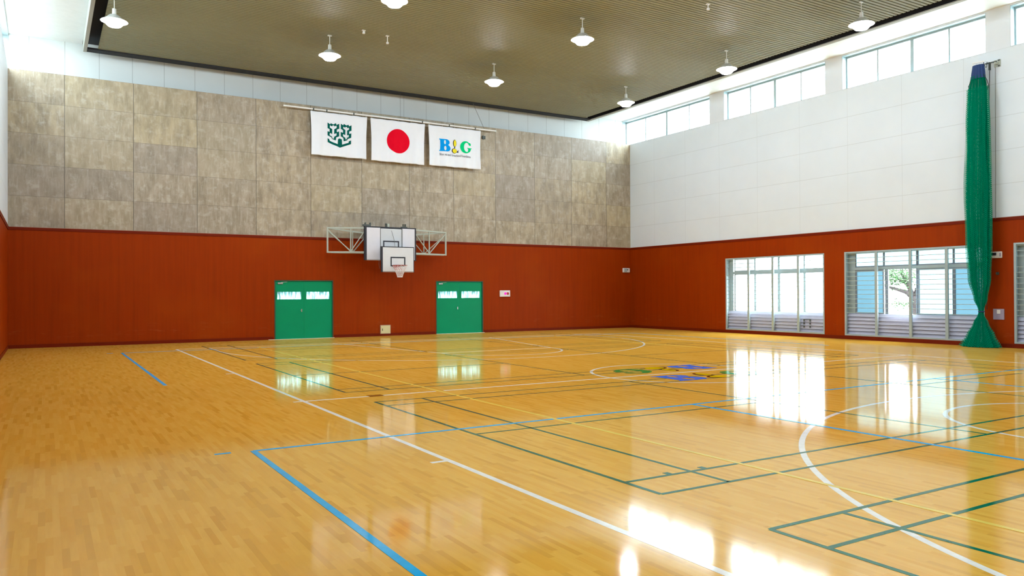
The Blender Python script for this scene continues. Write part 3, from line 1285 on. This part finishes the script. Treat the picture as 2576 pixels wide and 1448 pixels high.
E1 = [(175, 130), (290, 215), (315, 160), (430, 220), (535, 160), (562, 245), (678, 195), (678, 420), (570, 462), (572, 580), (670, 545), (670, 770), (540, 820), (525, 960),
      (370, 870), (345, 800), (175, 715), (175, 525), (265, 555), (265, 430), (175, 385)]
H1 = [(275, 255), (375, 310), (385, 265), (460, 260), (470, 310), (565, 275), (565, 385), (465, 440), (460, 655), (560, 625), (560, 725), (460, 780), (445, 870), (385, 850),
      (375, 770), (265, 705), (275, 600), (380, 655), (380, 430), (275, 360)]
E2 = [(755, 190), (862, 265), (885, 195), (1000, 270), (1103, 232), (1130, 310), (1243, 255), (1243, 505), (1135, 545), (1140, 650), (1235, 630), (1230, 830), (1065, 890),
      (1050, 945), (880, 1000), (860, 840), (745, 765), (745, 570), (850, 605), (850, 490), (750, 425)]
H2 = [(858, 325), (950, 375), (965, 335), (1030, 335), (1040, 390), (1135, 365), (1135, 455), (1040, 500), (1035, 720), (1120, 700), (1120, 795), (1035, 835), (1020, 905),
      (965, 915), (945, 835), (850, 765), (850, 665), (950, 715), (955, 480), (865, 420)]
E3 = [(175, 840), (245, 880), (275, 960), (605, 1130), (615, 920), (640, 885), (700, 865), (780, 900), (795, 930), (800, 1150), (1110, 1060), (1130, 985), (1225, 950),
      (1220, 1125), (700, 1290), (180, 1015)]
bm = B()
for loops in ([E1, H1], [E2, H2], [E3]):
    fill2d(bm, [[emb(*p) for p in lp] for lp in loops], lambda a, b: pa(a, b), 2)
obj('emblem', bm, M['emblem_green'], fa, norm=False)
bm = B()
nr = 10
cc = bm.verts.new(pbk(11.87, 7.63))
prev = None
for r_ in range(1, nr + 1):
    rg = [bm.verts.new(pbk(11.87 + .475 * r_ / nr * math.cos(2 * PI * k / 48), 7.63 + .475 * r_ / nr * math.sin(2 * PI * k / 48))) for k in range(48)]
    for k in range(48):
        if prev is None:
            bm.faces.new((cc, rg[k], rg[(k + 1) % 48]))
        else:
            bm.faces.new((prev[k], rg[k], rg[(k + 1) % 48], prev[(k + 1) % 48]))
    prev = rg
obj('red_disc', bm, M['emblem_red'], fb, norm=False)
bm = B()
fill2d(bm, [[(13.65 + .50 * a, 7.42 + .50 * b) for a, b in lp] for lp in glyph_B()], lambda a, b: pc(a, b), 2)
obj('letter_b', bm, M['print_blue'], fc, norm=False)
bm = B()
fill2d(bm, [[(14.59 + .55 * a, 7.42 + .50 * b) for a, b in lp] for lp in glyph_G()], lambda a, b: pc(a, b), 2)
obj('letter_g', bm, M['print_green'], fc, norm=False)
bm = B()
fill2d(bm, [ell(14.355, 7.79, .085, .15)], lambda a, b: pc(a, b), 1)
fill2d(bm, [ell(14.355, 7.62, .025, .04)], lambda a, b: pc(a, b), 1)
fill2d(bm, [ell(14.335, 7.48, .125, .105)], lambda a, b: pc(a, b), 1)
fill2d(bm, [[(14.43, 7.43), (14.50, 7.50), (14.53, 7.53), (14.51, 7.46), (14.53, 7.42), (14.46, 7.42)]], lambda a, b: pc(a, b), 1)
obj('ampersand_outline', bm, M['print_dark'], fc, norm=False)
bm = B()
fill2d(bm, [ell(14.365, 7.79, .065, .135)], lambda a, b: pc(a, b, .006), 1)
fill2d(bm, [ell(14.35, 7.48, .105, .09)], lambda a, b: pc(a, b, .006), 1)
obj('ampersand_fill', bm, M['print_yellow'], fc, norm=False)


def text_mesh(body, x0, x1, z0, z1, place):
    cu = bpy.data.curves.new('t', 'FONT')
    cu.body = body
    cu.size = 1
    cu.resolution_u = 2
    o = bpy.data.objects.new('t', cu)
    COL.objects.link(o)
    dg = bpy.context.evaluated_depsgraph_get()
    me = bpy.data.meshes.new_from_object(o.evaluated_get(dg))
    bm = B()
    bm.from_mesh(me)
    bpy.data.objects.remove(o)
    bpy.data.meshes.remove(me)
    xs = [v.co.x for v in bm.verts]
    ys = [v.co.y for v in bm.verts]
    for v in bm.verts:
        a = (v.co.x - min(xs)) / (max(xs) - min(xs))
        b = (v.co.y - min(ys)) / (max(ys) - min(ys))
        v.co = Vector(place(x0 + a * (x1 - x0), z0 + b * (z1 - z0)))
    return bm


bm = text_mesh('Blue sea and Greenland Foundation', 13.67, 15.09, 7.25, 7.345, lambda a, b: pc(a, b))
obj('caption_lettering', bm, M['print_dark'], fc, norm=False)

# pole, ties, ropes
fp = thing('flag_pole', 'long white horizontal pole the three flags hang from', 'pole', (11.87, YFL, 8.49))
bm = B()
bar(bm, (7.40, YFL, 8.495), (16.31, YFL, 8.495), .05)
obj('pole_bar', bm, M['pole_white'], fp)
bm = B()
for x in (8.50, 9.0, 10.05, 12.9, 14.1, 15.3):
    box(bm, x - .02, x + .02, YFL - .035, YFL + .035, 8.46, 8.535)
objs('pole_clamp', bm, M['bracket'], fp)
bm = B()
box(bm, 10.75, 13.2, YFL + .0, YFL + .06, 8.515, 8.545)
obj('sleeve_rail', bm, M['alu'], fp)
bm = B()
tube(bm, [(15.73, YFL, 8.535), (15.16, YFL, 9.62)], .008, 5)
tag(obj('suspension_rope', bm, M['rope'], origin=(15.73, YFL, 8.5)), 'thin slanting rope from the flag pole right end up to the ceiling', 'rope')
bm = B()
tube(bm, [(11.97, YFL + .02, 8.5), (11.97, YFL + .02, 9.62)], .006, 5)
tag(obj('suspension_rope', bm, M['rope'], origin=(11.97, YFL, 8.5)), 'thin upright rope above the red disc flag', 'rope')
bm = B()
tube(bm, [(15.80, YB - .03, 8.30), (15.84, YB - .05, 8.22), (15.80, YB - .03, 8.12)], .012, 6)
box(bm, 15.76, 15.9, YB - .06, YB, 8.15, 8.28)
tag(obj('rope_cleat', bm, M['bracket'], origin=(15.82, YB, 8.2)), 'small dark rope cleat on the cement wall right of the flags', 'cleat')

# ================================================================ LAMPS
LZ = 8.95
lamp = thing('pendant_lamp', 'x', 'lamp', (1.6, 23.05, LZ))
lx0, ly0 = 1.6, 23.05
bm = B()
lathe(bm, [(.065, LZ + .17), (.12, LZ + .15), (.24, LZ + .04), (.335, LZ - .01), (.34, LZ - .018), (.325, LZ - .014), (.23, LZ + .03), (.11, LZ + .135), (.0, LZ + .14)], lx0, ly0, 32)
obj('reflector', bm, M['reflector'], lamp, smooth=True)
bm = B()
lathe(bm, [(.0, LZ + .10), (.14, LZ + .07), (.225, LZ + .0), (.225, LZ - .07), (.16, LZ - .14), (.0, LZ - .17)], lx0, ly0, 24)
obj('bulb_glass', bm, M['lamp'], lamp, smooth=True)
bm = B()
lathe(bm, [(.0, LZ + .33), (.05, LZ + .32), (.055, LZ + .18), (.065, LZ + .16), (.0, LZ + .16)], lx0, ly0, 16)
obj('socket_housing', bm, M['reflector'], lamp)
bm = B()
tube(bm, [(lx0, ly0, LZ + .32), (lx0, ly0, 9.57)], .012, 6)
box(bm, lx0 - .06, lx0 + .06, ly0 - .03, ly0 + .03, 9.535, 9.565)
obj('stem', bm, M['reflector'], lamp)
VIS = {(0, 0): 'lit ceiling lamp at the far left, beside the dark ceiling gap', (1, 0): 'lit ceiling lamp in the back row above the green emblem flag',
       (2, 0): 'lit ceiling lamp in the back row above the B & G flag', (3, 0): 'lit ceiling lamp nearest the far right ceiling corner',
       (1, 1): 'lit ceiling lamp cut by the top photo edge above the red disc flag', (2, 1): 'lit ceiling lamp high in mid ceiling, second row, right of centre',
       (3, 1): 'lit ceiling lamp at the right ceiling edge, middle of that line of three', (3, 2): 'lit ceiling lamp at the right ceiling edge, nearest and largest of that line'}
LXS = (1.58, 7.46, 13.26, 19.10)
LYS = (23.05, 17.93, 13.05, 8.0, 3.0, -2.0)
first = True
for j, y in enumerate(LYS):
    for i, x in enumerate(LXS):
        if (i, j) in VIS:
            lb, gr = VIS[(i, j)], 'lit pendant lamps under the ribbed ceiling'
        else:
            if (i + j) % 2 and j > 2:
                continue
            lb, gr = 'lit ceiling lamp overhead, above the top edge of the photo', 'pendant lamps overhead out of the photo'
        if first:
            lamp.location = (x, y, LZ)
            lamp['label'] = lb
            lamp['group'] = gr
            first = False
        else:
            dup(lamp, (x, y, LZ), lb, gr)

# unlit hooks in the ceiling
for (x, y, h, lb) in ((9.0, 22.2, .22, 'small white rod hanging from the ceiling left of centre, the longer one'), (8.2, 22.1, .07, 'tiny white fitting on the ceiling left of the short hanging rod'),
                      (15.6, 15.3, .14, 'small pale rod on the ceiling at the top photo edge')):
    bm = B()
    tube(bm, [(x, y, 9.57), (x, y, 9.57 - h)], .014, 6)
    box(bm, x - .03, x + .03, y - .03, y + .03, 9.57 - h - .04, 9.57 - h + .02)
    box(bm, x - .05, x + .05, y - .04, y + .04, 9.55, 9.566)
    tag(obj('ceiling_rod', bm, M['pole_white'], origin=(x, y, 9.5)), lb, 'ceiling fitting')

# ================================================================ WALL FITTINGS
# cream socket box on the back wall
t = thing('floor_socket_box', 'cream metal box low on the red wall between the green doors', 'utility box', (11.395, YB, .08))
bm = B()
box(bm, 11.18, 11.61, YB - .03, YB, .08, .43)
obj('casing', bm, M['trim_pale'], t)
bm = B()
box(bm, 11.20, 11.59, YB - .042, YB - .03, .10, .41)
lid = obj('lid', bm, M['cream'], t)
bm = B()
box(bm, 11.255, 11.275, YB - .05, YB - .042, .20, .29)
obj('latch', bm, M['black'], lid)

# fire alarm plate
t = thing('alarm_panel', 'white wall alarm plate with lit pink lamp and dark red button', 'alarm', (16.835, YB, 1.5))
bm = B()
box(bm, 16.58, 17.09, YB - .05, YB, 1.50, 1.77)
c = obj('casing', bm, M['white_plastic'], t)
bv = c.modifiers.new('edge', 'BEVEL')
bv.width = .012


def disc_y(x, z, r, y0, y1, n=20):
    bm = B()
    a = [bm.verts.new((x + r * math.cos(2 * PI * k / n), y0, z + r * math.sin(2 * PI * k / n))) for k in range(n)]
    b = [bm.verts.new((x + r * .9 * math.cos(2 * PI * k / n), y1, z + r * .9 * math.sin(2 * PI * k / n))) for k in range(n)]
    for k in range(n):
        bm.faces.new((a[k], a[(k + 1) % n], b[(k + 1) % n], b[k]))
    bm.faces.new(b)
    bm.faces.new(a[::-1])
    return bm


obj('pilot_lamp', disc_y(16.845, 1.635, .055, YB - .05, YB - .075), M['lamp_red'], t)
obj('push_button', disc_y(16.97, 1.635, .06, YB - .05, YB - .065), M['button_red'], t)

# small box by the far corner
t = thing('wall_speaker', 'small white box high on the back wall beside the far corner', 'wall unit', (23.49, YB, 2.6))
bm = B()
box(bm, 23.29, 23.70, YB - .08, YB, 2.60, 2.81)
c = obj('casing', bm, M['white_plastic'], t)
bv = c.modifiers.new('edge', 'BEVEL')
bv.width = .02
bm = B()
box(bm, 23.34, 23.50, YB - .10, YB - .08, 2.62, 2.79)
obj('front_cover', bm, M['alu'], t)
obj('sensor_eye', disc_y(23.55, 2.73, .028, YB - .08, YB - .095), M['black'], t)

# right wall thermostat, hook, switch plate
t = thing('thermostat', 'white wall controller with a dark display, right of the green net', 'thermostat', (XR, 11.965, 2.61))
bm = B()
box(bm, XR - .05, XR, 11.80, 12.13, 2.60, 2.79)
c = obj('casing', bm, M['white_plastic'], t)
bv = c.modifiers.new('edge', 'BEVEL')
bv.width = .012
bm = B()
box(bm, XR - .056, XR - .05, 11.95, 12.09, 2.68, 2.76)
obj('display', bm, M['black'], t)
bm = B()
box(bm, XR - .056, XR - .05, 11.82, 11.86, 2.64, 2.75)
obj('side_button', bm, M['grey_plastic'], t)
bm = B()
lathe_pts = [(XR - .0, 11.94, 2.15), (XR - .05, 11.94, 2.15), (XR - .07, 11.94, 2.17)]
tube(bm, lathe_pts, .022, 8)
box(bm, XR - .012, XR, 11.90, 11.98, 2.11, 2.19)
tag(obj('wall_hook', bm, M['bracket'], origin=(XR, 11.94, 2.11)), 'small dark hook on the red wall below the white controller', 'hook')
t = thing('switch_plate', 'lilac grey switch plate low on the red wall right of the net', 'switch', (XR, 11.91, .81))
bm = B()
box(bm, XR - .03, XR, 11.76, 12.06, .81, 1.12)
obj('plate', bm, M['grey_plastic'], t)
bm = B()
box(bm, XR - .045, XR - .03, 11.86, 11.95, .98, 1.09)
obj('switch_rocker', bm, M['white_plastic'], t)

# ================================================================ GREEN DIVIDER NET
XN = 23.40
PR = [(8.34, 12.225, .155, .06), (7.95, 12.23, .19, .09), (7.6, 12.24, .24, .11), (6.5, 12.25, .27, .13), (4.35, 12.255, .305, .15), (3.0, 12.25, .29, .15), (2.0, 12.235, .25, .14),
      (1.4, 12.215, .15, .09), (1.12, 12.205, .07, .05), (1.04, 12.20, .055, .045), (.96, 12.21, .07, .05), (.7, 12.22, .17, .10), (.35, 12.235, .31, .17), (.08, 12.245, .43, .22), (.004, 12.25, .47, .24)]


def prof_at(z):
    for (za, ca, ha, xa), (zb, cb, hb, xb) in zip(PR, PR[1:]):
        if zb <= z <= za:
            t_ = (za - z) / (za - zb)
            t_ = t_ * t_ * (3 - 2 * t_)
            return ca + (cb - ca) * t_, ha + (hb - ha) * t_, xa + (xb - xa) * t_
    return PR[-1][1:] if z < PR[-1][0] else PR[0][1:]


def net_layer(scale, k, amp, seed, ztop, zbot, uvs, dy=0.0):
    rnd = random.Random(seed)
    ph = [rnd.uniform(0, 6.28) for _ in range(6)]
    bm = B()
    uvl = bm.loops.layers.uv.new('UVMap')
    NT_, NZ_ = 168, 90
    rows = []
    for j in range(NZ_ + 1):
        z = ztop + (zbot - ztop) * j / NZ_
        c, hy, hx = prof_at(z)
        row = []
        for i in range(NT_):
            a = 2 * PI * i / NT_
            m = 1 + amp * math.sin(k * a + ph[0] + .25 * math.sin(z * 1.3 + ph[1])) + amp * .5 * math.sin((k * 2 + 3) * a + ph[2] + z * .4) + .03 * math.sin(3 * a + z * 2.2 + ph[3])
            m *= scale
            row.append(bm.verts.new((XN + hx * m * math.cos(a), c + dy + hy * m * math.sin(a), z)))
        rows.append(row)
    for j in range(NZ_):
        for i in range(NT_):
            i2 = (i + 1) % NT_
            f = bm.faces.new((rows[j][i], rows[j + 1][i], rows[j + 1][i2], rows[j][i2]))
            f.smooth = True
            us = (i, i, i + 1, i + 1)
            vs = (j, j + 1, j + 1, j)
            for lp, u_, v_ in zip(f.loops, us, vs):
                lp[uvl].uv = (u_ / NT_ * uvs[0], (ztop + (zbot - ztop) * v_ / NZ_) * uvs[1])
    return bm


net = thing('divider_net', 'tall green divider net gathered and tied beside the right windows', 'net', (XN, 12.22, 0))
obj('net_fold', net_layer(.62, 9, .16, 3, 7.95, .004, (60, 24)), M['net'], net, norm=False)
obj('net_fold', net_layer(.92, 13, .14, 5, 7.95, .004, (80, 24)), M['net'], net, norm=False)
obj('loose_net_fold', net_layer(1.14, 11, .12, 8, 7.6, .02, (52, 17)), M['net_open'], net, norm=False)
obj('heading_band', net_layer(.98, 12, .06, 9, 8.26, 7.86, (30, 20)), M['net_blue'], net, norm=False)
bm = B()
bar(bm, (XN, 12.06, 8.33), (XN, 12.39, 8.35), .03)
for i in range(9):
    y = 12.08 + i * .037
    tube(bm, [(XN, y, 8.33), (XN + .02, y + .012, 8.27), (XN, y, 8.22)], .008, 5)
objs('curtain_hook', bm, M['pole_white'], net)
bm = B()
tube(bm, [(XN + .065 * math.cos(2 * PI * i / 20), 12.2 + .072 * math.sin(2 * PI * i / 20), 1.04) for i in range(21)], .018, 6, False)
obj('tie_band', bm, M['net_blue'], net)
bm = B()
for pts in ([(12.06, 7.95), (11.97, 7.75), (11.93, 7.6), (11.96, 7.5), (12.02, 7.48)], [(12.40, 7.98), (12.44, 7.8), (12.50, 7.68), (12.48, 7.62)],
            [(12.44, 7.6), (12.52, 7.45), (12.51, 7.32), (12.47, 7.25)], [(12.07, 8.3), (12.0, 8.12), (11.98, 8.14), (11.97, 8.28)]):
    tube(bm, [(XN - .02, a, b) for a, b in pts], .009, 5)
objs('loose_cord', bm, M['rope_dark'], net)

t = thing('net_bracket', 'grey green pulley bracket on the white wall beside the net top', 'bracket', (XR, 11.9, 8.2))
bm = B()
box(bm, XR - .03, XR, 11.80, 11.97, 8.18, 8.38)
box(bm, XR - .16, XR - .03, 11.86, 11.90, 8.24, 8.30)
obj('wall_plate', bm, M['truss'], t)
bm = B()
bar(bm, (XR - .14, 11.85, 8.31), (XR - .14, 12.16, 8.31), .035)
box(bm, XR - .17, XR - .11, 12.02, 12.06, 8.10, 8.33)
for z_ in (8.36, 8.20):
    box(bm, XR - .045, XR - .03, 11.81, 11.86, z_ - .02, z_ + .02)
obj('pulley_arm', bm, M['bracket'], t)
bm = B()
tube(bm, [(XR - .14, 12.04, 8.09), (XR - .12, 12.07, 7.2), (XR - .1, 12.11, 6.0), (XR - .08, 12.15, 5.0), (XR - .08, 12.19, 3.8), (XR - .1, 12.2, 1.1)], .010, 6)
tag(obj('pull_rope', bm, M['rope_dark'], origin=(XR - .1, 12.2, 1.1)), 'dark rope falling from the pulley behind the green net', 'rope')
bm = B()
tube(bm, [(XR - .04, 11.93, 8.17), (XR - .03, 11.95, 5.8), (XR - .02, 11.97, 3.75)], .006, 6)
tag(obj('pull_rope', bm, M['rope'], origin=(XR - .03, 11.95, 3.75)), 'thin straight grey rope down the white wall right of the net', 'rope')
bm = B()
tube(bm, [(XN + .02, 12.05, 8.335), (XR - .18, 12.05, 8.335)], .008, 6)
tag(obj('net_wire', bm, M['pole_white'], origin=(XN, 12.2, 8.34)), 'short white wire holding the top of the green net', 'wire')

# ================================================================ TREE OUTSIDE
tr = thing('tree', 'leafy tree with forked grey trunk seen through the open window', 'tree', (30.1, 18.35, -.25))
bm = B()
RV = Vector((math.cos(YAW + .48), -math.sin(YAW + .48), 0))     # sideways as seen through the window


def tp(s, z, d=0.0):
    return Vector((30.1, 18.35, 0)) + RV * s + Vector((.85 * d, .53 * d, 0)) + Vector((0, 0, z))


def limb(pts, rs):
    tube(bm, [tp(*p) for p in pts], rs, 8)


limb([(.25, -.25), (.2, .5), (.1, 1.1), (0, 1.45)], [.24, .2, .17, .15])
limb([(0, 1.4), (-.25, 1.62, -.1), (-.55, 1.72, -.2), (-1.0, 1.86, -.3), (-1.6, 1.9, -.4)], [.13, .09, .065, .045, .02])
limb([(.02, 1.4), (-.12, 1.75), (-.28, 2.1, .1), (-.42, 2.5, .2), (-.5, 3.1, .3)], [.12, .09, .075, .06, .03])
limb([(-.15, 1.85), (-.35, 2.02, .1), (-.7, 2.25, .1), (-1.1, 2.5, .1)], [.05, .04, .03, .015])
limb([(.05, 1.4), (.25, 1.9), (.4, 2.6), (.5, 3.4)], [.13, .1, .07, .03])
limb([(.1, 1.7), (.5, 2.1, -.2), (1.0, 2.4, -.3), (1.5, 2.9, -.4)], [.08, .06, .04, .02])
obj('trunk', bm, M['bark'], tr, smooth=True)
rnd = random.Random(4)
bm = B()
for i in range(7600):
    if i < 700:
        s, z_, d_ = rnd.gauss(-.2, 1.0), rnd.gauss(1.12, .10), rnd.gauss(.6, .5)
    elif i < 2600:
        s, z_, d_ = rnd.gauss(-.8, .5), rnd.gauss(2.25, .22), rnd.gauss(.1, .4)
    else:
        s, z_, d_ = rnd.gauss(0, 1.3), rnd.gauss(3.3, .75), rnd.gauss(.2, 1.0)
        if z_ < 2.0:
            continue
    c = tp(s, z_, d_)
    a = Vector((rnd.gauss(0, 1), rnd.gauss(0, 1), rnd.gauss(0, 1))).normalized()
    b_ = a.orthogonal().normalized()
    l, w_ = rnd.uniform(.04, .07), rnd.uniform(.02, .035)
    n_ = a.cross(b_) * .008
    bm.faces.new([bm.verts.new(c + q) for q in (a * -l, b_ * w_ + n_, a * l, b_ * -w_ + n_)])
obj('foliage', bm, M['leaf'], tr, norm=False)
